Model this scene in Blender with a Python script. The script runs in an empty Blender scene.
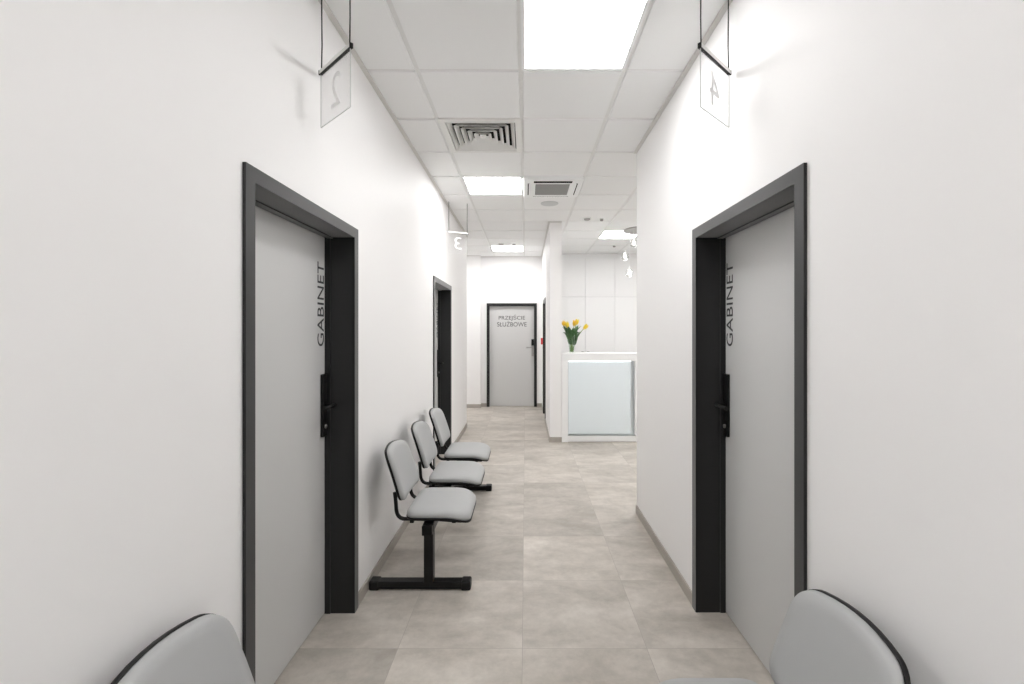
import bpy, bmesh, math, random
from mathutils import Vector, Matrix
random.seed(7)
PI = math.pi
SC = bpy.context.scene
COL = SC.collection

# ------------------------------------------------------------------ materials
def mat(name, color, rough=0.5, metal=0.0, spec=0.5, emit=None, strength=0.0, bump=0.0, bscale=200.0, var=0.0, vscale=3.0):
    m = bpy.data.materials.new(name); m.use_nodes = True
    nt = m.node_tree; p = nt.nodes['Principled BSDF']
    p.inputs['Base Color'].default_value = (*color, 1)
    p.inputs['Roughness'].default_value = rough
    p.inputs['Metallic'].default_value = metal
    p.inputs['Specular IOR Level'].default_value = spec
    if emit:
        p.inputs['Emission Color'].default_value = (*emit, 1)
        p.inputs['Emission Strength'].default_value = strength
    tc = None
    if bump or var:
        tc = nt.nodes.new('ShaderNodeTexCoord')
    if bump:
        n = nt.nodes.new('ShaderNodeTexNoise'); n.inputs['Scale'].default_value = bscale
        n.inputs['Detail'].default_value = 3
        b = nt.nodes.new('ShaderNodeBump'); b.inputs['Strength'].default_value = bump
        b.inputs['Distance'].default_value = 0.002
        nt.links.new(tc.outputs['Object'], n.inputs['Vector'])
        nt.links.new(n.outputs['Fac'], b.inputs['Height'])
        nt.links.new(b.outputs['Normal'], p.inputs['Normal'])
    if var:
        n = nt.nodes.new('ShaderNodeTexNoise'); n.inputs['Scale'].default_value = vscale
        n.inputs['Detail'].default_value = 4
        mx = nt.nodes.new('ShaderNodeMix'); mx.data_type = 'RGBA'
        mx.inputs[6].default_value = (*[c * (1 - var) for c in color], 1)
        mx.inputs[7].default_value = (*[min(1, c * (1 + var)) for c in color], 1)
        nt.links.new(tc.outputs['Object'], n.inputs['Vector'])
        nt.links.new(n.outputs['Fac'], mx.inputs[0])
        nt.links.new(mx.outputs[2], p.inputs['Base Color'])
    return m

def thin_glass(name, tint, refl=0.06):
    m = bpy.data.materials.new(name); m.use_nodes = True
    nt = m.node_tree; nt.nodes.clear()
    out = nt.nodes.new('ShaderNodeOutputMaterial')
    mix = nt.nodes.new('ShaderNodeMixShader')
    tr = nt.nodes.new('ShaderNodeBsdfTransparent'); tr.inputs[0].default_value = (*tint, 1)
    gl = nt.nodes.new('ShaderNodeBsdfGlossy'); gl.inputs['Roughness'].default_value = 0.03
    lw = nt.nodes.new('ShaderNodeLayerWeight'); lw.inputs[0].default_value = 0.25
    mu = nt.nodes.new('ShaderNodeMath'); mu.operation = 'MULTIPLY'; mu.inputs[1].default_value = 0.28
    ad = nt.nodes.new('ShaderNodeMath'); ad.operation = 'ADD'; ad.inputs[1].default_value = refl * 0.4
    nt.links.new(lw.outputs['Fresnel'], mu.inputs[0]); nt.links.new(mu.outputs[0], ad.inputs[0])
    nt.links.new(ad.outputs[0], mix.inputs[0]); nt.links.new(tr.outputs[0], mix.inputs[1]); nt.links.new(gl.outputs[0], mix.inputs[2])
    nt.links.new(mix.outputs[0], out.inputs[0])
    return m

LIGHT = 7.0
M = {}
M['wall'] = mat('white_wall_paint', (0.868, 0.862, 0.860), 0.55, spec=0.3, bump=0.05, bscale=350)
M['tile'] = mat('ceiling_tile', (0.865, 0.87, 0.868), 0.85, spec=0.1, bump=0.25, bscale=500)
M['tee'] = mat('ceiling_grid_metal', (0.78, 0.78, 0.77), 0.5)
M['angle'] = mat('wall_angle_metal', (0.66, 0.65, 0.63), 0.5)
M['anthracite'] = mat('anthracite_steel', (0.010, 0.010, 0.0105), 0.42, spec=0.4, bump=0.04, bscale=150)
ps = M['anthracite'].node_tree.nodes['Principled BSDF']; ps.inputs['Sheen Weight'].default_value = 0.5; ps.inputs['Sheen Roughness'].default_value = 0.35
M['leaf'] = mat('grey_door_laminate', (0.60, 0.60, 0.595), 0.40, spec=0.4, bump=0.02, bscale=300)
M['ink'] = mat('dark_grey_vinyl', (0.03, 0.031, 0.033), 0.6)
M['black'] = mat('black_plastic', (0.006, 0.006, 0.006), 0.45, spec=0.25)
M['blackmetal'] = mat('black_powder_coat', (0.006, 0.006, 0.006), 0.4, spec=0.25, bump=0.05, bscale=400)
M['vinyl'] = mat('grey_vinyl_upholstery', (0.40, 0.405, 0.405), 0.5, spec=0.4, bump=0.12, bscale=450)
M['skirt'] = mat('greige_skirting_tile', (0.39, 0.36, 0.325), 0.5, var=0.12, vscale=6)
M['white'] = mat('white_lacquer', (0.86, 0.865, 0.865), 0.35)
M['cabinet'] = mat('white_cabinet_laminate', (0.86, 0.86, 0.86), 0.4)
M['gap'] = mat('shadow_gap_grey', (0.45, 0.46, 0.46), 0.7)
M['board'] = mat('pale_grey_board', (0.76, 0.80, 0.81), 0.5)
M['glow'] = mat('light_diffuser', (0.9, 0.9, 0.9), 0.5, emit=(1.0, 0.993, 0.990), strength=LIGHT)
M['led'] = mat('led_strip', (0.9, 0.9, 0.9), 0.5, emit=(0.93, 0.98, 1.0), strength=1.2)
M['cyanglass'] = mat('pale_cyan_lacquered_glass', (0.79, 0.86, 0.895), 0.15, spec=0.5)
M['ventwhite'] = mat('vent_white', (0.80, 0.80, 0.78), 0.45)
M['dark'] = mat('duct_dark', (0.03, 0.028, 0.026), 0.9, spec=0.1)
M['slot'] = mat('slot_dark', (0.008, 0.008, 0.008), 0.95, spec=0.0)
M['grille'] = mat('intake_grille_grey', (0.16, 0.16, 0.155), 0.6)
M['slat'] = mat('grille_slat_grey', (0.36, 0.36, 0.35), 0.6)
M['acwhite'] = mat('white_plastic', (0.88, 0.89, 0.89), 0.4)
M['speaker'] = mat('pale_grey_mesh', (0.62, 0.64, 0.64), 0.7)
M['steel'] = mat('brushed_steel', (0.42, 0.41, 0.40), 0.35, metal=0.9)
M['alu'] = mat('brushed_aluminium', (0.68, 0.67, 0.65), 0.4, metal=0.3)
M['red'] = mat('red_plastic', (0.60, 0.03, 0.035), 0.4)
M['acrylic'] = thin_glass('clear_acrylic', (0.985, 0.985, 0.985), 0.03)
M['edge'] = mat('acrylic_edge', (0.56, 0.57, 0.56), 0.3)
M['frost'] = mat('frosted_vinyl', (0.82, 0.82, 0.81), 0.6)
M['glass'] = thin_glass('vase_glass', (0.93, 0.96, 0.93), 0.08)
M['water'] = thin_glass('water', (0.90, 0.95, 0.88), 0.02)
M['stem'] = mat('tulip_stem', (0.17, 0.30, 0.05), 0.5)
M['tleaf'] = mat('tulip_leaf', (0.05, 0.13, 0.04), 0.45, var=0.3, vscale=30)
M['petal'] = mat('yellow_petal', (0.93, 0.68, 0.045), 0.5, var=0.12, vscale=40)
M['petal2'] = mat('amber_petal', (0.93, 0.58, 0.05), 0.5, var=0.12, vscale=40)
M['globe'] = thin_glass('globe_glass', (0.97, 0.97, 0.97), 0.10)
M['bulb'] = mat('lit_bulb', (1, 1, 1), 0.4, emit=(1, 0.96, 0.9), strength=3.0)

def floor_material():
    m = bpy.data.materials.new('concrete_look_floor_tile'); m.use_nodes = True
    nt = m.node_tree; N = nt.nodes; L = nt.links; p = N['Principled BSDF']
    tc = N.new('ShaderNodeTexCoord')
    mp = N.new('ShaderNodeMapping')                      # object metres -> tile units
    mp.inputs['Location'].default_value = (0.015 / 0.6, -(2.193 % 0.6) / 0.6, 0)
    mp.inputs['Scale'].default_value = (1 / 0.6, 1 / 0.6, 1 / 0.6)
    L.new(tc.outputs['Object'], mp.inputs['Vector'])
    fl = N.new('ShaderNodeVectorMath'); fl.operation = 'FLOOR'; L.new(mp.outputs[0], fl.inputs[0])
    fr = N.new('ShaderNodeVectorMath'); fr.operation = 'FRACTION'; L.new(mp.outputs[0], fr.inputs[0])
    wn = N.new('ShaderNodeTexWhiteNoise'); wn.noise_dimensions = '2D'; L.new(fl.outputs[0], wn.inputs['Vector'])
    # a different piece of the concrete print on every tile
    sc = N.new('ShaderNodeVectorMath'); sc.operation = 'SCALE'; sc.inputs['Scale'].default_value = 37.0
    L.new(wn.outputs['Color'], sc.inputs[0])
    ad = N.new('ShaderNodeVectorMath'); ad.operation = 'ADD'; L.new(mp.outputs[0], ad.inputs[0]); L.new(sc.outputs[0], ad.inputs[1])
    st = N.new('ShaderNodeMapping'); st.inputs['Scale'].default_value = (0.8, 1.5, 1.0); L.new(ad.outputs[0], st.inputs['Vector'])
    n1 = N.new('ShaderNodeTexNoise'); n1.inputs['Scale'].default_value = 1.6; n1.inputs['Detail'].default_value = 6; n1.inputs['Roughness'].default_value = 0.62
    n1.inputs['Distortion'].default_value = 0.4
    L.new(st.outputs[0], n1.inputs['Vector'])
    n2 = N.new('ShaderNodeTexNoise'); n2.inputs['Scale'].default_value = 9.0; n2.inputs['Detail'].default_value = 5; n2.inputs['Roughness'].default_value = 0.7
    L.new(ad.outputs[0], n2.inputs['Vector'])
    r1 = N.new('ShaderNodeValToRGB'); e = r1.color_ramp.elements
    e[0].position = 0.32; e[0].color = (0.385, 0.350, 0.308, 1)
    e[1].position = 0.68; e[1].color = (0.575, 0.535, 0.485, 1)
    L.new(n1.outputs['Fac'], r1.inputs[0])
    m2 = N.new('ShaderNodeMix'); m2.data_type = 'RGBA'; m2.blend_type = 'OVERLAY'; m2.inputs[0].default_value = 0.28
    L.new(r1.outputs[0], m2.inputs[6]); L.new(n2.outputs['Fac'], m2.inputs[7])
    # tile to tile brightness
    mr = N.new('ShaderNodeMapRange'); mr.inputs['To Min'].default_value = 0.90; mr.inputs['To Max'].default_value = 1.08
    L.new(wn.outputs['Value'], mr.inputs['Value'])
    hv = N.new('ShaderNodeVectorMath'); hv.operation = 'SCALE'; L.new(m2.outputs[2], hv.inputs[0]); L.new(mr.outputs[0], hv.inputs['Scale'])
    # joints
    sx = N.new('ShaderNodeSeparateXYZ'); L.new(fr.outputs[0], sx.inputs[0])
    def edge(sock):
        a = N.new('ShaderNodeMath'); a.operation = 'SUBTRACT'; a.inputs[0].default_value = 1; L.new(sock, a.inputs[1])
        b = N.new('ShaderNodeMath'); b.operation = 'MINIMUM'; L.new(sock, b.inputs[0]); L.new(a.outputs[0], b.inputs[1])
        return b
    ex, ey = edge(sx.outputs[0]), edge(sx.outputs[1])
    mn = N.new('ShaderNodeMath'); mn.operation = 'MINIMUM'; L.new(ex.outputs[0], mn.inputs[0]); L.new(ey.outputs[0], mn.inputs[1])
    lt = N.new('ShaderNodeMath'); lt.operation = 'LESS_THAN'; lt.inputs[1].default_value = 0.0022; L.new(mn.outputs[0], lt.inputs[0])
    mj = N.new('ShaderNodeMix'); mj.data_type = 'RGBA'; mj.inputs[7].default_value = (0.36, 0.33, 0.295, 1)
    L.new(lt.outputs[0], mj.inputs[0]); L.new(hv.outputs[0], mj.inputs[6])
    L.new(mj.outputs[2], p.inputs['Base Color'])
    rr = N.new('ShaderNodeMapRange'); rr.inputs['To Min'].default_value = 0.42; rr.inputs['To Max'].default_value = 0.60
    L.new(n2.outputs['Fac'], rr.inputs['Value']); L.new(rr.outputs[0], p.inputs['Roughness'])
    p.inputs['Specular IOR Level'].default_value = 0.45
    return m
M['floor'] = floor_material()

# ------------------------------------------------------------------ mesh helpers
def box(bm, lo, hi, mi=0, bev=0.0, seg=2):
    v = [bm.verts.new((x, y, z)) for x in (lo[0], hi[0]) for y in (lo[1], hi[1]) for z in (lo[2], hi[2])]
    fs = []
    for q in ((0, 1, 3, 2), (4, 6, 7, 5), (0, 4, 5, 1), (2, 3, 7, 6), (0, 2, 6, 4), (1, 5, 7, 3)):
        f = bm.faces.new([v[i] for i in q]); f.material_index = mi; fs.append(f)
    if bev:
        es = list({e for f in fs for e in f.edges})
        r = bmesh.ops.bevel(bm, geom=es, offset=bev, segments=seg, affect='EDGES', profile=0.5)
        for f in r['faces']: f.material_index = mi
    return v

def tube(bm, pts, r, seg=10, mi=0, cap=True):
    pts = [Vector(p) for p in pts]
    rings = []
    up = Vector((0.31, 0.87, 0.37)).normalized()
    n = len(pts)
    prev = None
    for i, p in enumerate(pts):
        if i == 0: d = pts[1] - p
        elif i == n - 1: d = p - pts[i - 1]
        else: d = (pts[i + 1] - p).normalized() + (p - pts[i - 1]).normalized()
        d.normalize()
        if prev is None:
            a = d.cross(up).normalized()
        else:
            a = (prev - d * prev.dot(d)).normalized()
        prev = a
        b = d.cross(a)
        rad = r[i] if isinstance(r, (list, tuple)) else r
        rings.append([bm.verts.new(p + (a * math.cos(t) + b * math.sin(t)) * rad) for t in [2 * PI * k / seg for k in range(seg)]])
    for i in range(n - 1):
        for k in range(seg):
            f = bm.faces.new((rings[i][k], rings[i][(k + 1) % seg], rings[i + 1][(k + 1) % seg], rings[i + 1][k]))
            f.smooth = True; f.material_index = mi
    if cap:
        for rg in (rings[0][::-1], rings[-1]):
            f = bm.faces.new(rg); f.material_index = mi

def lathe(bm, prof, seg=32, c=(0, 0, 0), mi=0, smooth=True):
    rings = []
    for r, z in prof:
        if r < 1e-6: rings.append([bm.verts.new((c[0], c[1], c[2] + z))])
        else: rings.append([bm.verts.new((c[0] + r * math.cos(2 * PI * k / seg), c[1] + r * math.sin(2 * PI * k / seg), c[2] + z)) for k in range(seg)])
    for a, b in zip(rings, rings[1:]):
        for k in range(seg):
            j = (k + 1) % seg
            vs = [a[k], a[j], b[j], b[k]] if len(a) > 1 and len(b) > 1 else ([a[0], b[j], b[k]] if len(a) == 1 else [a[k], a[j], b[0]])
            f = bm.faces.new(vs); f.smooth = smooth; f.material_index = mi

def bez(p0, p1, p2, n=8):
    p0, p1, p2 = Vector(p0), Vector(p1), Vector(p2)
    return [p0 * (1 - t) ** 2 + p1 * 2 * t * (1 - t) + p2 * t * t for t in [i / n for i in range(n + 1)]]

def obj(name, bm, mats, parent=None, label=None, fix=True):
    if fix: bmesh.ops.recalc_face_normals(bm, faces=bm.faces)
    me = bpy.data.meshes.new(name); bm.to_mesh(me); bm.free()
    for m in (mats if isinstance(mats, (list, tuple)) else [mats]): me.materials.append(m)
    o = bpy.data.objects.new(name, me); COL.objects.link(o)
    if parent: o.parent = parent
    if label: o['label'] = label
    return o

def tag(o, label=None, cat=None, group=None, kind=None):
    if label: o['label'] = label
    if cat: o['category'] = cat
    if group: o['group'] = group
    if kind: o['kind'] = kind
    return o

def empty(name, loc=(0, 0, 0), rz=0.0, **k):
    o = bpy.data.objects.new(name, None); o.empty_display_size = 0.1
    o.location = loc; o.rotation_euler = (0, 0, rz); COL.objects.link(o)
    return tag(o, **k)

def copy_tree(o, parent=None):
    c = o.copy(); COL.objects.link(c)
    if parent: c.parent = parent
    for ch in list(o.children): copy_tree(ch, c)
    return c

def B(): return bmesh.new()
def boxes(name, lst, m, parent=None, bev=0.0, kind=None, label=None, cat=None):
    bm = B()
    for lo, hi in lst: box(bm, lo, hi, 0, bev)
    o = obj(name, bm, m, parent)
    return tag(o, label, cat, None, kind)

# ------------------------------------------------------------------ measures (metres; camera stands at x 0, y 0)
HC = 1.53                  # lens height
ZC = HC + 1.505            # underside of the ceiling tiles
WX = 0.937                 # half width of the corridor
WT = ZC + 0.03             # wall tops run up between the tiles
Y0 = -3.0

# ------------------------------------------------------------------ setting
bm = B()
vs = [bm.verts.new(p) for p in ((-3.2, Y0 - .2, 0), (4.7, Y0 - .2, 0), (4.7, 9.6, 0), (-3.2, 9.6, 0), (-3.2, Y0 - .2, -.1), (4.7, Y0 - .2, -.1), (4.7, 9.6, -.1), (-3.2, 9.6, -.1))]
for q in ((0, 1, 2, 3), (7, 6, 5, 4), (0, 4, 5, 1), (1, 5, 6, 2), (2, 6, 7, 3), (3, 7, 4, 0)): bm.faces.new([vs[i] for i in q])
tag(obj('floor', bm, M['floor']), 'greige concrete look square floor tiles laid through the corridor', 'floor', kind='structure')

OW, OH = 0.907, 2.037      # clear door opening
FW = 0.053                 # face width of a frame
def wall_y(name, xa, xb, ya, yb, openings, **k):
    """wall running along y between xa and xb, with door openings (y0,y1,height)"""
    lst = []; y = ya
    for (p, q, h) in sorted(openings):
        lst.append(((xa, y, 0), (xb, p, WT))); lst.append(((xa, p, h), (xb, q, WT))); y = q
    lst.append(((xa, y, 0), (xb, yb, WT)))
    return boxes(name, lst, M['wall'], kind='structure', **k)

D_L = (1.506 + 2.518) / 2           # centre of the left door
D_R = (1.523 + 2.517) / 2
D_2 = 5.155; OW2 = 0.985
rough = 0.03                        # plaster opening is a little larger than the clear opening (the frame lines it)
wall_y('wall_left', -WX - .25, -WX, Y0, 7.25, [(D_L - OW / 2 - rough, D_L + OW / 2 + rough, OH + rough), (D_2 - OW2 / 2 - rough, D_2 + OW2 / 2 + rough, OH + rough)],
       label='long white corridor wall on the left with two doors', cat='wall')
wall_y('wall_right', WX, WX + .25, Y0, 3.83, [(D_R - OW / 2 - rough, D_R + OW / 2 + rough, OH + rough)],
       label='white corridor wall on the right that ends at the reception', cat='wall')
boxes('wall_near', [((-WX - .25, Y0 - .2, 0), (WX + .25, Y0, WT))], M['wall'], kind='structure', label='white wall closing the corridor behind the viewer', cat='wall')
boxes('wall_reception', [((WX + .25, 3.58, 0), (4.7, 3.83, WT)), ((4.5, 3.83, 0), (4.7, 9.6, WT))], M['wall'], kind='structure', label='white walls around the reception room', cat='wall')
boxes('wall_alcove', [((-3.2, 7.0, 0), (-WX - .25, 7.25, WT)), ((-3.2, 7.25, 0), (-3.0, 9.6, WT))], M['wall'], kind='structure', label='white walls of the side passage behind the left wall', cat='wall')
D_E = (-0.786 + 0.232) / 2
EY = 9.2
boxes('wall_end', [((-3.0, EY, 0), (D_E - OW / 2 - rough, EY + .25, WT)), ((D_E - OW / 2 - rough, EY, OH + rough), (D_E + OW / 2 + rough, EY + .25, WT)), ((D_E + OW / 2 + rough, EY, 0), (.5, EY + .25, WT)),
                   ((-3.0, EY - .12, 0), (-.895, EY, WT))], M['wall'], kind='structure', label='white end wall around the service door', cat='wall')
D_P = 8.03; PX = 0.335; OWP = 0.80
wall_y('wall_passage', PX, .50, 6.27, EY, [(D_P - OWP / 2 - rough, D_P + OWP / 2 + rough, OH + rough)], label='white wall and pier between the passage and the reception', cat='wall')
boxes('wall_back', [((.50, 9.2, 0), (4.5, 9.45, WT))], M['wall'], kind='structure', label='white back wall of the reception behind the cabinets', cat='wall')

# skirtings
sk = []
def skirt(name, lst, label): boxes(name, lst, M['skirt'], kind='structure', label=label, cat='skirting', bev=0.002)
SH = 0.07; ST = 0.011
lf = [(Y0, D_L - OW / 2 - FW), (D_L + OW / 2 + FW, D_2 - OW2 / 2 - FW), (D_2 + OW2 / 2 + FW, 7.25)]
skirt('baseboard_left', [((-WX, a, 0), (-WX + ST, b, SH)) for a, b in lf], 'greige tile skirting along the left wall')
rt = [(Y0, D_R - OW / 2 - FW), (D_R + OW / 2 + FW, 3.83)]
skirt('baseboard_right', [((WX - ST, a, 0), (WX, b, SH)) for a, b in rt], 'greige tile skirting along the right wall')
skirt('baseboard_end', [((-3.0, EY - .12 - ST, 0), (-.895 + ST, EY - .12, SH)), ((-.895, EY - .12, 0), (-.895 + ST, EY, SH)), ((-.884, EY - ST, 0), (D_E - OW / 2 - FW, EY, SH)), ((D_E + OW / 2 + FW, EY - ST, 0), (PX, EY, SH))], 'greige tile skirting below the end wall')
skirt('baseboard_passage', [((PX - ST, 6.27 - ST, 0), (.50, 6.27, SH)), ((PX - ST, 6.27, 0), (PX, D_P - OWP / 2 - FW, SH)), ((PX - ST, D_P + OWP / 2 + FW, 0), (PX, EY, SH))], 'greige tile skirting around the white pier')

# ceiling: lay-in tiles in a T grid
GX, GY = -0.027, 0.23      # a grid crossing
fix = {}                   # cells taken by fittings
def cell(x, y): return (math.floor((x - GX) / .6), math.floor((y - GY) / .6))
def cell_c(c): return (GX + .6 * (c[0] + .5), GY + .6 * (c[1] + .5))
lights = [(0.27, 2.33), (-0.33, 4.73), (-0.33, 8.33), (1.47, 7.13),                     # seen in the photograph
          (-0.33, -0.67), (2.07, 4.73), (2.67, 7.13), (-2.13, 8.33), (2.07, 5.93), (-0.33, -1.87)]         # unseen panels, added to brighten the near corridor, reception and side passage
VENT = cell(-.3, 3.5); AC = cell(.27, 4.73)
taken = {cell(*l) for l in lights} | {VENT, AC}
bm = B()
zt, zg = ZC, ZC + 0.009
ix0, ix1 = math.floor((-3.2 - GX) / .6), math.ceil((4.7 - GX) / .6)
iy0, iy1 = math.floor((Y0 - GY) / .6), math.ceil((9.5 - GY) / .6)
for i in range(ix0, ix1):
    for j in range(iy0, iy1):
        if (i, j) in taken: continue
        cx, cy = cell_c((i, j))
        a, b = .2835, .288
        lo = [bm.verts.new((cx + sx * a, cy + sy * a, zt)) for sx, sy in ((-1, -1), (1, -1), (1, 1), (-1, 1))]
        hi = [bm.verts.new((cx + sx * b, cy + sy * b, zg + .001)) for sx, sy in ((-1, -1), (1, -1), (1, 1), (-1, 1))]
        bm.faces.new(lo[::-1])
        for k in range(4):
            bm.faces.new((lo[k], lo[(k + 1) % 4], hi[(k + 1) % 4], hi[k]))
for i in range(ix0, ix1 + 1):
    x = GX + .6 * i
    box(bm, (x - .013, Y0 - .2, zg), (x + .013, 9.6, zg + .02), 1)
for j in range(iy0, iy1 + 1):
    y = GY + .6 * j
    box(bm, (-3.2, y - .013, zg + .0005), (4.7, y + .013, zg + .02), 1)
ce = obj('ceiling', bm, [M['tile'], M['tee']], fix=False)
tag(ce, 'white suspended ceiling of square lay-in tiles', 'ceiling', kind='structure')
AZ = ZC - .012
boxes('trim_1', [((-WX, Y0, AZ), (-WX + .026, 7.25, ZC))], M['angle'], kind='structure', label='wall angle of the ceiling along the left wall', cat='trim')
boxes('trim_2', [((WX - .026, Y0, AZ), (WX, 3.83, ZC))], M['angle'], kind='structure', label='wall angle of the ceiling along the right wall', cat='trim')
boxes('trim_3', [((-.895, EY - .024, AZ), (PX, EY, ZC)), ((-3.0, EY - .144, AZ), (-.895, EY - .12, ZC)), ((PX - .024, 6.25, AZ), (PX, EY - .024, ZC)), ((PX - .024, 6.246, AZ), (.50, 6.27, ZC))], M['angle'], kind='structure', label='wall angle of the ceiling round the end wall and pier', cat='trim')

# ------------------------------------------------------------------ doors
def text_mesh(name, body, width, height, m, parent, mtx, mirror=False, depth=0.0012, label=None, body_height=None):
    cu = bpy.data.curves.new(name, 'FONT'); cu.body = body; cu.align_x = 'CENTER'; cu.align_y = 'CENTER'; cu.space_line = 0.9
    cu.extrude = 0.5
    o = bpy.data.objects.new(name, cu); COL.objects.link(o)
    dg = bpy.context.evaluated_depsgraph_get()
    me = bpy.data.meshes.new_from_object(o.evaluated_get(dg))
    bpy.data.objects.remove(o); bpy.data.curves.remove(cu)
    xs = [v.co.x for v in me.vertices]; ys = [v.co.y for v in me.vertices]; zs = [v.co.z for v in me.vertices]
    cx, cy = (min(xs) + max(xs)) / 2, (min(ys) + max(ys)) / 2
    sx, sy = width / (max(xs) - min(xs)), height / (max(ys) - min(ys)); sz = depth / (max(zs) - min(zs))
    for v in me.vertices:
        x = (v.co.x - cx) * sx * (-1 if mirror else 1)
        v.co = mtx @ Vector((x, (v.co.y - cy) * sy, v.co.z * sz))
    if mirror: me.flip_normals()
    me.materials.clear(); me.materials.append(m)
    r = bpy.data.objects.new(name, me); COL.objects.link(r); r.parent = parent; me.name = name
    if label: r['label'] = label
    return r

FRONT = Matrix(((1, 0, 0, 0), (0, 0, -1, 0), (0, 1, 0, 0), (0, 0, 0, 1)))      # text plane -> door plane, read from local -y
def make_door(name, loc, rz, side, ow=OW, recess=0.15, text=None, handle='black', back=0.25, **k):
    """local x along the wall, room on local -y, wall face at y 0. side = +1/-1: lock edge."""
    d = empty(name, loc, rz, kind='structure', **k)
    w = ow / 2; pr = 0.012; e = 0.029
    bm = B()
    # lining of the opening and the face frame, mitred look: three pieces each
    for s in (-1, 1):
        x0, x1 = sorted((s * w, s * (w + e)))
        box(bm, (x0, -.004, 0), (x1, back, OH + e))
        # stop behind which the leaf closes
        x0, x1 = sorted((s * w, s * (w - .004)))
        box(bm, (x0, recess - .03, 0), (x1, recess - .003, OH))
    box(bm, (-w, -.004, OH), (w, back, OH + e))
    ring = [(-w - FW, 0), (-w - FW, OH + FW), (w + FW, OH + FW), (w + FW, 0), (w, 0), (w, OH), (-w, OH), (-w, 0)]
    fa = [bm.verts.new((x, -pr, z)) for x, z in ring]; fb = [bm.verts.new((x, -.0005, z)) for x, z in ring]
    for q in ((0, 1, 6, 7), (1, 2, 5, 6), (2, 3, 4, 5)):
        bm.faces.new([fa[i] for i in q]); bm.faces.new([fb[i] for i in q[::-1]])
    for i in range(8): bm.faces.new((fa[i], fa[(i + 1) % 8], fb[(i + 1) % 8], fb[i]))
    box(bm, (-w, recess - .045, OH - .006), (w, recess - .015, OH))
    fr = obj('door_frame', bm, M['anthracite'], d)
    bm = B(); box(bm, (-w + .002, recess, .006), (w - .002, recess + .04, OH - .002), bev=0.0015)
    lf = obj('door_leaf', bm, M['leaf'], d)
    hx = side * (w - 0.032)
    if handle == 'black':
        bm = B(); box(bm, (hx - .024, recess - .017, .965), (hx + .024, recess, 1.300), bev=0.005, seg=3)
        pl = obj('lock_plate', bm, M['black'], d)
        bm = B(); lathe(bm, [(0, -.0005), (.011, -.0005), (.011, .006), (0, .006)], 20)
        bmesh.ops.transform(bm, matrix=Matrix.Translation((hx, recess - .017, 1.02)) @ Matrix.Rotation(PI / 2, 4, 'X'), verts=bm.verts)
        obj('key_cylinder', bm, M['steel'], pl)
        bm = B(); box(bm, (hx - .016, recess - .019, 1.215), (hx + .016, recess - .0165, 1.285), bev=0.001)
        obj('card_reader', bm, M['blackmetal'], pl)
        lz = 1.135; mm = M['black']
    else:
        bm = B(); box(bm, (hx - .022, recess - .015, 1.02), (hx + .022, recess, 1.36), bev=0.004)
        pl = obj('lock_plate', bm, M['steel'], d, 'brushed steel lock plate')
        bm = B(); box(bm, (hx - .026, recess - .025, 1.235), (hx + .026, recess - .0145, 1.365), bev=0.005)
        obj('card_reader', bm, M['black'], pl)
        lz = 1.195; mm = M['steel']
    bm = B()
    y1 = recess - .068
    tube(bm, [(hx, recess - .008, lz), (hx, y1 + .018, lz)] + [(p.x, p.y, lz) for p in bez((hx, y1 + .018, 0), (hx, y1, 0), (hx - side * .02, y1, 0), 5)][1:] + [(hx - side * .128, y1, lz)], 0.0095, 12)
    obj('lever_handle', bm, mm, pl)
    if text == 'GABINET':
        # turned a quarter to the left: reads upwards, letter tops towards local -x
        tx = side * (w - 0.051)
        mt = Matrix.Translation((tx, recess - .0004, 1.672)) @ FRONT @ Matrix.Rotation(PI / 2, 4, 'Z')
        text_mesh('lettering', 'GABINET', 0.445, 0.074, M['ink'], d, mt)
    elif text:
        for t, z, wd, hh in (('PRZEJŚCIE', 1.800, .535, .125), ('SŁUŻBOWE', 1.680, .600, .118)):
            text_mesh('lettering', t, wd, hh, M['ink'], d, Matrix.Translation((0.0, recess - .0004, z)) @ FRONT)
    return d

make_door('door_1', (-WX, D_L, 0), PI / 2, 1, text='GABINET', label='large grey door in the left wall near the viewer, marked GABINET', cat='door')
make_door('door_2', (WX, D_R, 0), -PI / 2, -1, text='GABINET', label='large grey door in the right wall, marked GABINET', cat='door')
make_door('door_3', (-WX, D_2, 0), PI / 2, 1, ow=OW2, text='GABINET', label='grey door in the left wall behind the row of seats', cat='door')
make_door('door_4', (D_E, EY, 0), 0, 1, recess=0.05, text='S', handle='steel', label='grey service door in the end wall with two lines of lettering', cat='door')
make_door('door_5', (PX, D_P, 0), -PI / 2, 1, ow=OWP, recess=0.08, back=.165, label='dark framed door in the passage wall behind the white pier', cat='door')

# ------------------------------------------------------------------ ceiling fittings
def make_light(c):
    cx, cy = cell_c(c)
    o = empty('ceiling_light', (cx, cy, ZC))
    bm = B()
    a, b = .296, .277
    for lo, hi in (((-a, -a), (-b, a)), ((b, -a), (a, a)), ((-b, -a), (b, -b)), ((-b, b), (b, a))):
        box(bm, (lo[0], lo[1], -.002), (hi[0], hi[1], .03))
    box(bm, (-a, -a, .03), (a, a, .05))
    obj('frame', bm, M['acwhite'], o)
    bm = B(); box(bm, (-b, -b, .004), (b, b, .010))
    obj('diffuser', bm, M['glow'], o)
    return o
lab = ['large square lit ceiling panel above the two near doors', 'lit ceiling panel beside the air conditioner', 'small far lit ceiling panel in front of the end wall door',
       'lit ceiling panel over the reception behind the glass globe lamp', 'added lit ceiling panel behind the viewer, outside the frame',
       'unseen lit ceiling panel added in the front of the reception', 'unseen lit ceiling panel added in the middle of the reception', 'unseen lit ceiling panel added in the side passage',
       'unseen lit ceiling panel added before the counter', 'unseen lit ceiling panel added farthest behind the viewer']
first = None
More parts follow.
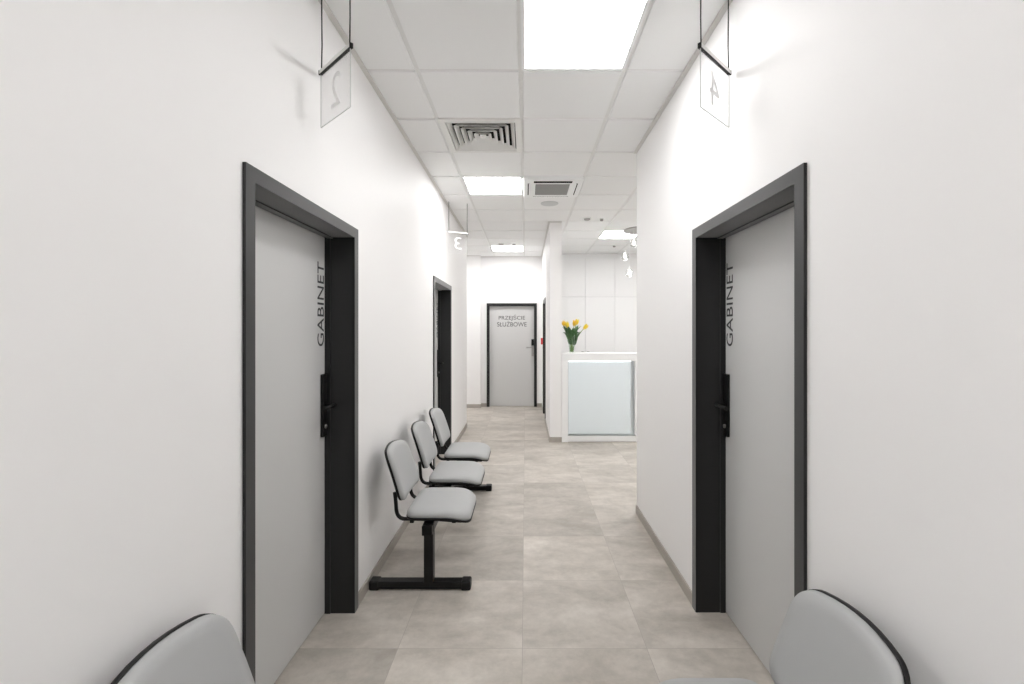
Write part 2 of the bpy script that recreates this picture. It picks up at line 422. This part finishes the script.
for c, l in zip(lights, lab):
    if first is None: first = o = make_light(cell(*c))
    else:
        o = copy_tree(first); o.location = (*cell_c(cell(*c)), ZC)
    tag(o, l, 'ceiling light', 'square lit panels in the ceiling')

# four way air diffuser
cx, cy = cell_c(VENT)
v = empty('air_vent', (cx, cy, ZC), label='square white ventilation diffuser with nested louvres in the ceiling', cat='vent')
bm = B(); a, b = .297, .252
for lo, hi in (((-a, -a), (-b, a)), ((b, -a), (a, a)), ((-b, -a), (b, -b)), ((-b, b), (b, a))):
    box(bm, (lo[0], lo[1], -.006), (hi[0], hi[1], .012), bev=.002)
obj('frame', bm, M['ventwhite'], v)
bm = B(); box(bm, (-b - .01, -b - .01, .10), (b + .01, b + .01, .12))
for lo, hi in (((-b - .012, -b - .012), (-b, b + .012)), ((b, -b - .012), (b + .012, b + .012)), ((-b, -b - .012), (b, -b)), ((-b, b), (b, b + .012))):
    box(bm, (lo[0], lo[1], .0125), (hi[0], hi[1], .10))
obj('duct_box', bm, M['dark'], v)
for k in range(5):
    o_ = .246 - .045 * k; i_ = o_ - .028; h = .024
    bm = B()
    rings = []
    for r_, z_ in ((o_, -.004), (i_, h), (i_ - .0015, h), (o_ - .003, -.0055)):
        rings.append([bm.verts.new((sx * r_, sy * r_, z_)) for sx, sy in ((-1, -1), (1, -1), (1, 1), (-1, 1))])
    for q in range(4):
        A_, B_ = rings[q], rings[(q + 1) % 4]
        for s in range(4): bm.faces.new((A_[s], A_[(s + 1) % 4], B_[(s + 1) % 4], B_[s]))
    obj('louvre', bm, M['ventwhite'], v)
bm = B(); box(bm, (-.024, -.024, -.004), (.024, .024, .01), bev=.003)
obj('centre_plate', bm, M['ventwhite'], v)

# cassette air conditioner
cx, cy = cell_c(AC)
ac = empty('air_conditioner', (cx, cy, ZC), label='white ceiling cassette air conditioner with grey grille and four slots', cat='air conditioner')
def rrect(w, h, r, n=6):
    pts = []
    for sx, sy, a0 in ((1, 1, 0), (-1, 1, PI / 2), (-1, -1, PI), (1, -1, 1.5 * PI)):
        for i in range(n + 1):
            t = a0 + PI / 2 * i / n
            pts.append((sx * (w - r) + r * math.cos(t), sy * (h - r) + r * math.sin(t)))
    return pts
def prism(bm, pts, z0, z1, mi=0):
    lo = [bm.verts.new((p[0], p[1], z0)) for p in pts]; hi = [bm.verts.new((p[0], p[1], z1)) for p in pts]
    n = len(pts)
    bm.faces.new(lo[::-1]).material_index = mi; bm.faces.new(hi).material_index = mi
    for k in range(n):
        bm.faces.new((lo[k], lo[(k + 1) % n], hi[(k + 1) % n], hi[k])).material_index = mi
bm = B()
pts = rrect(.299, .299, .03)
lo = [bm.verts.new((p[0] * .96, p[1] * .96, -.034)) for p in pts]; md = [bm.verts.new((p[0], p[1], -.024)) for p in pts]; hi = [bm.verts.new((p[0], p[1], .02)) for p in pts]
n = len(pts)
for A_, B_ in ((lo, md), (md, hi)):
    for k in range(n): bm.faces.new((A_[k], A_[(k + 1) % n], B_[(k + 1) % n], B_[k]))
bm.faces.new(lo[::-1]); bm.faces.new(hi)
obj('panel', bm, M['acwhite'], ac)
bm = B(); box(bm, (-.172, -.165, -.036), (.172, .165, -.0345))
for k in range(12):
    y = -.157 + k * .0285
    box(bm, (-.17, y, -.041), (.17, y + .012, -.0355), 1)
obj('intake_grille', bm, [M['grille'], M['slat']], ac)
for k in range(4):
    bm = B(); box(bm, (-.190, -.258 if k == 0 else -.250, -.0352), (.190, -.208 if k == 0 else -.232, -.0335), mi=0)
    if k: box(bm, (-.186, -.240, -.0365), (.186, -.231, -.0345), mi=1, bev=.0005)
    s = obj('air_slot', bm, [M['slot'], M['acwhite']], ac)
    s.rotation_euler = (0, 0, k * PI / 2)

# speaker, detectors
bm = B(); lathe(bm, [(0, -.010), (.085, -.009), (.098, -.006), (.105, 0), (.105, .004), (0, .004)], 40, (0, 0, 0))
sp = obj('ceiling_speaker', bm, M['speaker']); sp.location = (.283, 5.37, ZC - .001)
tag(sp, 'round pale grey speaker in the ceiling behind the air conditioner', 'speaker')
def detector(x, y, r, label):
    o = empty('smoke_detector', (x, y, ZC), label=label, cat='detector', group='small round detectors on the ceiling')
    bm = B(); lathe(bm, [(0, -.012), (r, -.012), (r * 1.02, 0), (0, 0)], 24); obj('base', bm, M['acwhite'], o)
    bm = B(); lathe(bm, [(0, -.034), (r * .5, -.033), (r * .72, -.024), (r * .78, -.012), (0, -.012)], 24); obj('head', bm, M['steel'], o)
detector(.82, 6.06, .055, 'wider of two small detectors between the speaker and the reception')
detector(1.02, 6.10, .030, 'narrower of two small detectors, nearer the reception lamp')
detector(-.42, 7.86, .055, 'detector at the left front of the farthest lit panel')
detector(-.20, 7.86, .040, 'detector at the right front of the farthest lit panel')
detector(1.56, 8.0, .032, 'tiny detector behind the lit panel over the reception')

# ------------------------------------------------------------------ hanging acrylic number signs
def sign(p0, p1, zrod, hgt, digit, label):
    p0, p1 = Vector((*p0, 0)), Vector((*p1, 0))
    ctr = (p0 + p1) / 2; L_ = (p1 - p0).length
    ang = math.atan2(p1.y - p0.y, p1.x - p0.x)
    o = empty('hanging_sign', (ctr.x, ctr.y, zrod - hgt), ang, label=label, cat='sign', group='clear number signs hanging from the ceiling')
    zr = hgt
    bm = B()
    h = L_ / 2
    for s in (-1, 1):
        x0, x1 = sorted((s * .003, s * .006))
        box(bm, (-h, x0, zr - .006), (h, x1, zr + .008))
    box(bm, (-h, -.006, zr + .008), (h, .006, zr + .011))
    obj('rail', bm, M['alu'], o)
    bm = B(); box(bm, (-h, -.0065, zr - .009), (h, .0065, zr - .0065))
    obj('rail_edge', bm, M['black'], o)
    for s in (-1, 1):
        bm = B(); x0, x1 = sorted((s * h, s * (h + .005)))
        box(bm, (x0, -.008, zr - .010), (x1, .008, zr + .012), bev=.002)
        obj('end_cap', bm, M['black'], o)
        bm = B(); tube(bm, [(s * (h - .01), 0, zr + .010), (s * (h - .011), 0.002, zr + .12), (s * (h - .01), 0, ZC - (zrod - hgt))], .0028, 8)
        obj('cord', bm, M['black'], o)
    bm = B(); box(bm, (-h + .004, -.0025, 0), (h - .004, .0025, zr - .0066))
    for f in bm.faces:
        if abs(f.normal.y) < .5: f.material_index = 1
    bm.normal_update()
    for f in bm.faces: f.material_index = 0 if abs(f.normal.y) > .5 else 1
    obj('acrylic_panel', bm, [M['acrylic'], M['edge']], o)
    # the figure is applied on the side facing the reception (local +y), so it reads mirrored from here
    mt = Matrix.Translation((0, .0035, zr * .50)) @ FRONT
    text_mesh('number', digit, .085 if digit != '4' else .09, .145, M['frost'], o, mt, mirror=True)
    return o
sign((-.914, 2.03), (-.704, 1.835), HC + 1.15, .245, '2', 'clear acrylic sign with figure hanging by the left wall above the near left door')
sign((.703, 1.835), (.910, 2.03), HC + 1.15, .245, '4', 'clear acrylic sign with figure hanging by the right wall above the right door')
sign((-.90, 5.285), (-.680, 5.385), HC + 1.15, .245, '3', 'clear acrylic sign hanging above the far left door')

# ------------------------------------------------------------------ beam seating
def outline(w0, w1, h, r0, r1, n=8):
    """rounded trapezoid in (a,b): b from 0 to h, half widths w0 (b=0) and w1 (b=h), bowed top and bottom"""
    poly = [(-w0, 0, r0), (w0, 0, r0), (w1, h, r1), (-w1, h, r1)]
    pts = []
    m = len(poly)
    for i in range(m):
        P = Vector(poly[i][:2]); A_ = Vector(poly[i - 1][:2]); C_ = Vector(poly[(i + 1) % m][:2]); r = poly[i][2]
        u = (A_ - P).normalized(); v = (C_ - P).normalized()
        s = P + u * r; e = P + v * r
        for t in [k / n for k in range(n + 1)]:
            pts.append(s * (1 - t) ** 2 + P * 2 * t * (1 - t) + e * t * t)
    # denser straight runs
    out = []
    for i, p in enumerate(pts):
        q = pts[(i + 1) % len(pts)]
        out.append(p)
        L_ = (q - p).length
        for k in range(1, int(L_ / .04) + 1):
            out.append(p.lerp(q, k / (int(L_ / .04) + 1)))
    return out

def cushion(bm, pts, layers, fn, mi=0):
    """layers: (scale, depth) from back to front; fn maps (a,b,depth) to a point"""
    c = sum(pts, Vector((0, 0))) / len(pts)
    rings = []
    for s, d in layers:
        rings.append([bm.verts.new(fn(c.x + (p.x - c.x) * s, c.y + (p.y - c.y) * s, d)) for p in pts])
    for A_, B_ in zip(rings, rings[1:]):
        for k in range(len(pts)):
            f = bm.faces.new((A_[k], A_[(k + 1) % len(pts)], B_[(k + 1) % len(pts)], B_[k])); f.smooth = True; f.material_index = mi
    for rg, d in ((rings[0], layers[0][1]), (rings[-1], layers[-1][1])):
        cv = bm.verts.new(fn(c.x, c.y, d))
        for k in range(len(rg)):
            f = bm.faces.new((rg[k], rg[(k + 1) % len(rg)], cv)); f.smooth = True; f.material_index = mi

# local frame: x = forward (away from the wall), y along the row, origin on the floor below the beam
BX = 0.0
XB, XF = -.125, .258        # back and front of a seat pad
def seat_fn(a, b, d):       # a: y, b: depth from front (0) to back
    x = XF - b
    z = .424 + d
    f = max(0, x - (XF - .15)) / .15
    z -= .036 * f * f
    z -= .012 * math.exp(-((x - .03) / .12) ** 2) * (1 - min(1, abs(a) / .22) ** 2)
    return Vector((x, a, z))
BH = .272
def back_fn(a, b, d):       # a: y, b: height above the bottom edge, d: towards the sitter
    t = b / BH
    x = -.186 - .072 * t - .015 * t * t + d + .60 * a * a
    z = .524 + b
    return Vector((x, a, z))
def make_bench():
    o = empty('beam_bench')
    seat_pts = outline(.225, .225, XF - XB, .10, .08)
    back_pts = outline(.206, .192, BH, .06, .06)
    # bow the top of the back upwards
    bp = []
    for p in back_pts:
        q = Vector(p)
        if q.y > BH * .6: q.y += .026 * (1 - (q.x / .2) ** 2) * ((q.y / BH - .6) / .4)
        if q.y < BH * .2: q.y -= .012 * (1 - (q.x / .22) ** 2)
        bp.append(q)
    proto = {}
    for k, yc in enumerate((-.63, 0, .63)):
        if k == 0:
            bm = B(); cushion(bm, seat_pts, [(.90, .012), (.985, .0125), (1.0, .022), (.992, .034), (.95, .044), (.8, .0485), (.55, .050), (.25, .050)], seat_fn)
            s = obj('seat', bm, M['vinyl'], o)
            bm = B(); cushion(bm, seat_pts, [(.5, -.004), (.93, -.004), (1.003, .002), (1.006, .012), (.98, .013), (.5, .013)], seat_fn)
            obj('seat_shell', bm, M['black'], s, 'black plastic underside of the seat')
            bm = B(); cushion(bm, bp, [(.5, .014), (.985, .014), (.998, .022), (.988, .033), (.955, .041), (.8, .043), (.5, .043), (.25, .043)], back_fn)
            b = obj('backrest', bm, M['vinyl'], o)
            bm = B(); cushion(bm, bp, [(.4, -.003), (.8, -.003), (.965, -.001), (1.004, .004), (1.006, .016), (.97, .0165), (.5, .0165)], back_fn)
            obj('backrest_shell', bm, M['black'], b, 'black plastic shell behind the backrest')
            f = bpy.data.objects.new('seat_bracket', None)
            fb = B()
            for sy in (-.170, .170):
                path = [(.205, sy, .400), (.05, sy, .410), (-.10, sy, .412)] + bez((-.12, sy, .412), (-.184, sy, .406), (-.185, sy, .48), 8) + [(-.189, sy, .535), (-.194, sy, .57)]
                tube(fb, path, .0115, 12)
                for xx in (-.09, .16):
                    box(fb, (xx - .012, sy - .012, .390), (xx + .012, sy + .012, .424), bev=.003)
            for xx in (-.06, .06):
                box(fb, (xx - .012, -.155, .395), (xx + .012, .155, .410))
            f = obj('seat_bracket', fb, M['blackmetal'], o)
            proto = [s, b, f]
        else:
            for q in proto:
                c = copy_tree(q, o)
                c.location.y = yc - (-.63)
    for q in proto: pass
    # prototypes were modelled around y 0: move them to the first place, and the copies with them
    for ch in list(o.children):
        ch.location.y += -.63
    bm = B(); box(bm, (-.02, -.86, .335), (.04, .90, .393), bev=.004)
    obj('beam', bm, M['blackmetal'], o)
    for yy in (-.80, .86):
        bm = B(); box(bm, (-.015, yy - .03, .04), (.040, yy + .03, .390), bev=.004)
        l = obj('leg', bm, M['blackmetal'], o)
        bm = B(); box(bm, (-.310, yy - .03, .008), (.235, yy + .03, .050), bev=.006)
        obj('foot_bar', bm, M['blackmetal'], l)
        for s in (-1, 1):
            x0, x1 = (-.338, -.280) if s < 0 else (.205, .262)
            bm = B(); box(bm, (x0, yy - .034, 0), (x1, yy + .034, .056), bev=.010, seg=3)
            obj('foot_cap', bm, M['black'], l)
        bm = B(); box(bm, (-.018, yy - .034, .345), (.043, yy + .034, .398), bev=.003)
        for q in range(4):
            box(bm, (-.013 + q * .015, yy - .037, .350), (-.006 + q * .015, yy - .033, .396))
        obj('clamp', bm, M['black'], l)
    return o
ROWX = -.585
bench = make_bench(); bench.location = (ROWX, 3.51, 0)
tag(bench, 'row of three grey padded seats on a black beam along the left wall', 'bench', 'grey seats on black beams')
b2 = copy_tree(bench); b2.location = (-.608, .435, 0)
tag(b2, 'grey padded seat cut off at the bottom corner, backrest beside the left wall', 'bench', 'grey seats on black beams')
b3 = copy_tree(bench); b3.location = (.602, .55, 0); b3.rotation_euler = (0, 0, PI)
tag(b3, 'grey padded seat cut off at the bottom corner, backrest in front of the right door', 'bench', 'grey seats on black beams')

for bb in (b2, b3):                     # these backrests are set a notch lower
    for ch in bb.children:
        if ch.name.startswith('backrest'): ch.location.z -= .032

# ------------------------------------------------------------------ reception counter
CX, CY = .501, 6.25
CT = 1.224
rc = empty('reception_counter', (CX, CY, 0), label='white reception counter with a large pale blue glass front panel', cat='counter')
W = 2.2
bm = B(); box(bm, (0, 0, 1.118), (W, .32, CT), bev=.003); obj('countertop', bm, M['white'], rc)
P0, P1 = .084, 1.004
bm = B(); box(bm, (0, .002, 0), (P0, .32, 1.118)); obj('side_panel', bm, M['white'], rc)
bm = B(); box(bm, (P1, .002, .095), (P1 + .09, .32, 1.118)); obj('post', bm, M['white'], rc)
bm = B(); box(bm, (W - P0, .002, 0), (W, .32, 1.118)); obj('side_panel', bm, M['white'], rc)
bm = B(); box(bm, (.02, .10, .715), (W - .02, .85, .745), bev=.002); obj('desktop', bm, M['white'], rc)
bm = B(); box(bm, (.02, .80, 0), (.05, .84, .715)); obj('leg', bm, M['white'], rc)
bm = B(); box(bm, (W - .05, .80, 0), (W - .02, .84, .715)); obj('leg', bm, M['white'], rc)
bm = B(); box(bm, (P0, .012, .012), (W - P0, .10, .085)); box(bm, (P0, .03, .0), (W - P0, .10, .012)); obj('plinth', bm, M['white'], rc)
for x0, x1 in ((P0, P1), (P1 + .09, W - P0)):
    bm = B(); box(bm, (x0, .075, .085), (x1, .10, 1.118)); bk = obj('back_board', bm, M['board'], rc, 'grey board behind the glass panel')
    bm = B(); box(bm, (x0 + .004, .012, .115), (x1 - .055, .035, 1.105), bev=.003); obj('glass_panel', bm, M['cyanglass'], rc, 'pale blue glass panel')
    bm = B(); box(bm, (x0 + .01, .001, 1.112), (x1 - .06, .010, 1.1175)); obj('light_strip', bm, M['led'], rc, 'lit strip above the glass panel')

# vase of tulips on the counter
VX, VY = .652, 6.42
bm = B()
prof = [(0, 0), (.034, 0), (.036, .004), (.034, .03), (.044, .10), (.061, .19), (.073, .255), (.071, .255), (.059, .19), (.042, .10), (.032, .03), (.031, .012), (0, .012)]
lathe(bm, prof, 32); vase = obj('glass_vase', bm, M['glass']); vase.location = (VX, VY, CT)
tag(vase, 'clear tapered glass vase standing on the white counter', 'vase')
bm = B(); lathe(bm, [(0, .0125), (.0305, .0125), (.0315, .03), (.0335, .075), (0, .075)], 28); obj('water', bm, M['water'], vase)

def tulip(head, foot, lean, size, pm, leaf_dirs, label):
    base = Vector((VX, VY, CT))
    foot = Vector(foot); head = Vector(head)
    o = empty('tulip', base + foot, label=label, cat='tulip', group='yellow tulips in the glass vase')
    h = head - foot
    bm = B(); mid = Vector((h.x * .25, h.y * .25, h.z * .62))
    pts = bez((0, 0, 0), mid, h, 12); tube(bm, pts, .0042, 8); obj('stem', bm, M['stem'], o)
    d = (h - mid).normalized()
    rot = Vector((0, 0, 1)).rotation_difference(d).to_matrix().to_4x4()
    for k in range(6):
        bm = B()
        a = k * PI / 3; inner = k % 2
        nu, nv = 6, 8
        grid = []
        for i in range(nv + 1):
            t = i / nv
            r = size * (.36 * math.sin(PI * min(1, t * .62 + .10)) ** .8 + .02) * (1 - .22 * t) * (0.93 if inner else 1.03)
            z = size * 1.0 * t
            w = .78 * math.sin(PI * (t * .90 + .10)) ** .75 if t < 1 else .03
            row = []
            for j in range(nu + 1):
                s = (j / nu - .5) * 2
                aa = a + s * w * .72
                rr = r * (1 - .06 * s * s)
                row.append(bm.verts.new((rr * math.cos(aa), rr * math.sin(aa), z)))
            grid.append(row)
        for i in range(nv):
            for j in range(nu):
                f = bm.faces.new((grid[i][j], grid[i][j + 1], grid[i + 1][j + 1], grid[i + 1][j])); f.smooth = True
        bmesh.ops.transform(bm, matrix=Matrix.Translation(h) @ rot, verts=bm.verts)
        p = obj('petal', bm, pm, o)
        md = p.modifiers.new('thickness', 'SOLIDIFY'); md.thickness = .0015
    for (ang, ln, start, droop) in leaf_dirs:
        bm = B(); dx, dy = math.cos(ang), math.sin(ang)
        p0 = pts[start]
        c = bez(p0, p0 + Vector((dx * ln * .25, dy * ln * .25, ln * .65)), p0 + Vector((dx * ln * .62, dy * ln * .62, ln * droop)), 9)
        nrm = Vector((-dy, dx, 0))
        L_, R_, C_ = [], [], []
        for i, q in enumerate(c):
            t = i / 9; w = .040 * math.sin(PI * min(1, t * .93 + .07)) ** .7 * (1 - .3 * t) + .001
            L_.append(bm.verts.new(q + nrm * w + Vector((dx, dy, 0)) * w * -.35)); R_.append(bm.verts.new(q - nrm * w + Vector((dx, dy, 0)) * w * -.35)); C_.append(bm.verts.new(q))
        for i in range(9):
            for A_, B_ in ((L_, C_), (C_, R_)):
                f = bm.faces.new((A_[i], A_[i + 1], B_[i + 1], B_[i])); f.smooth = True
        lo = obj('leaf', bm, M['tleaf'], o); md = lo.modifiers.new('thickness', 'SOLIDIFY'); md.thickness = .0015
T = [((-.100, -.03, .375), (-.014, -.004, .016), 'petal2', 'leftmost tulip of the bunch, amber yellow'),
     ((-.048, .02, .345), (.006, .012, .016), 'petal', 'low yellow tulip second from the left of the bunch'),
     ((-.060, -.055, .36), (-.005, -.012, .016), 'petal', 'yellow tulip in front on the left side of the bunch'),
     ((.028, -.03, .375), (.004, -.006, .016), 'petal2', 'yellow tulip at the middle of the bunch'),
     ((.065, .03, .395), (.014, .008, .016), 'petal', 'highest yellow tulip, right of the middle'),
     ((.165, -.01, .335), (.012, -.004, .016), 'petal', 'yellow tulip leaning out alone on the right')]
for i, (hd, ft, pm, l) in enumerate(T):
    a = math.atan2(hd[1], hd[0])
    lv = [(a + .5, .20, 5, .95), (a - .9, .17, 4, .80)] if i != 5 else [(a + .3, .15, 5, .9), (2.4, .17, 4, 1.0)]
    lv += [(a + 2.2, .19, 4, 1.05), (a + 3.6, .16, 3, 1.1), (a - 2.0, .15, 5, 1.0), (a + .2, .15, 3, 1.15), (a + 1.4, .13, 3, 1.2)]
    tulip(hd, ft, 0, .086, M[pm], lv, l)

# ------------------------------------------------------------------ tall cabinets behind the counter
KY = 8.86; KW = .577; KX = .587
KH0, KHS, KH1 = .08, 2.195, 2.955
boxes('trim_4', [((.50, KY + .02, 0), (KX, EY, KH1)), ((.50, KY + .03, KH1), (KX + 4 * KW + .4, EY, ZC))], M['cabinet'], kind='structure', label='white filler strip and bulkhead around the tall cabinets', cat='trim')
klab = ['tall white cabinet behind the vase, next to the pier', 'tall white cabinet second from the pier', 'tall white cabinet at the edge of the right wall', 'tall white cabinet hidden by the right wall']
for k in range(4):
    x = KX + k * KW
    o = empty('tall_cabinet', (x, KY, 0), label=klab[k], cat='cabinet', group='white wall cabinets behind the counter')
    g = .0022
    bm = B(); box(bm, (.001, .022, 0), (KW - .001, .34, KH1)); obj('body', bm, M['gap'], o)
    for nm, z0, z1 in (('lower_door', KH0, KHS), ('upper_door', KHS, KH1)):
        bm = B(); box(bm, (g, 0, z0 + g), (KW - g, .020, z1 - g), bev=.0015); d = obj(nm, bm, M['cabinet'], o)
        if nm == 'lower_door':
            hx = KW - .055 if k % 2 == 0 else .055
            bm = B(); tube(bm, [(hx - .024, -.022, 1.130), (hx + .024, -.022, 1.130)], .006, 10)
            for s in (-.016, .016): tube(bm, [(hx + s, 0, 1.130), (hx + s, -.022, 1.130)], .004, 8)
            obj('handle', bm, M['steel'], d)
    bm = B(); box(bm, (.001, .04, 0), (KW - .001, .06, KH0)); obj('plinth', bm, M['cabinet'], o)

# pendant of glass globes over the counter
pl = empty('pendant_lamp', (1.72, 6.77, ZC), label='pendant lamp of clear glass globes hanging over the reception counter', cat='pendant lamp')
bm = B(); lathe(bm, [(0, -.022), (.245, -.022), (.26, -.018), (.26, 0), (0, 0)], 40); obj('canopy', bm, M['steel'], pl)
for x, y, z in ((1.480, 6.77, 2.640), (1.600, 6.72, 2.825), (1.555, 6.80, 2.400), (1.80, 6.70, 2.70), (1.88, 6.85, 2.45)):
    lx, ly, lz = x - 1.72, y - 6.77, z - ZC
    bm = B(); tube(bm, [(lx, ly, -.03), (lx, ly, lz + .085)], .0012, 6); c = obj('cord', bm, M['acwhite'], pl)
    bm = B(); tube(bm, [(lx, ly, lz + .086), (lx, ly, lz + .05)], [.012, .014], 12); obj('socket', bm, M['acwhite'], c)
    bm = B(); n = 14
    lathe(bm, [(.062 * math.sin(PI * (.07 + .93 * i / n)) if i < n else 0, .062 * math.cos(PI * (.07 + .93 * i / n))) for i in range(n + 1)], 24, (lx, ly, lz)); g = obj('globe', bm, M['globe'], pl)
    bm = B(); lathe(bm, [(0, .045), (.009, .045), (.012, .02), (.024, -.002), (.022, -.018), (0, -.03)], 16, (lx, ly, lz)); obj('bulb', bm, M['bulb'], g)

# red call point on the passage wall
cp = empty('fire_alarm_switch', (PX, 8.86, 1.27), label='small red fire call point on the wall beside the service door', cat='fire alarm')
bm = B(); box(bm, (-.036, -.055, 0), (0, .055, .125), bev=.006); obj('case', bm, M['red'], cp)
bm = B(); box(bm, (-.040, -.035, .03), (-.0355, .035, .095), bev=.001); obj('cover', bm, M['white'], cp, 'white break cover')

# ------------------------------------------------------------------ camera, world, output
cam = bpy.data.cameras.new('camera'); co = bpy.data.objects.new('camera', cam); COL.objects.link(co)
co.location = (0, 0, HC); co.rotation_euler = (PI / 2, 0, 0)
cam.sensor_width = 36; cam.lens = 16.0; cam.clip_start = .02
cam.shift_x = -(525.5 - 512) / 1024; cam.shift_y = -(342 - 331) / 1024
SC.camera = co
w = bpy.data.worlds.new('world'); SC.world = w; w.use_nodes = True
w.node_tree.nodes['Background'].inputs[0].default_value = (.9, .95, 1, 1); w.node_tree.nodes['Background'].inputs[1].default_value = 0.0
SC.view_settings.view_transform = 'Standard'; SC.view_settings.look = 'None'
SC.view_settings.gamma = 1; SC.view_settings.use_curve_mapping = False
SC.view_settings.exposure = 1.42
SC.cycles.max_bounces = 14; SC.cycles.diffuse_bounces = 10; SC.cycles.glossy_bounces = 5; SC.cycles.transparent_max_bounces = 24
SC.cycles.sample_clamp_indirect = 8.0
SC.cycles.use_denoising = True
bpy.context.view_layer.update()
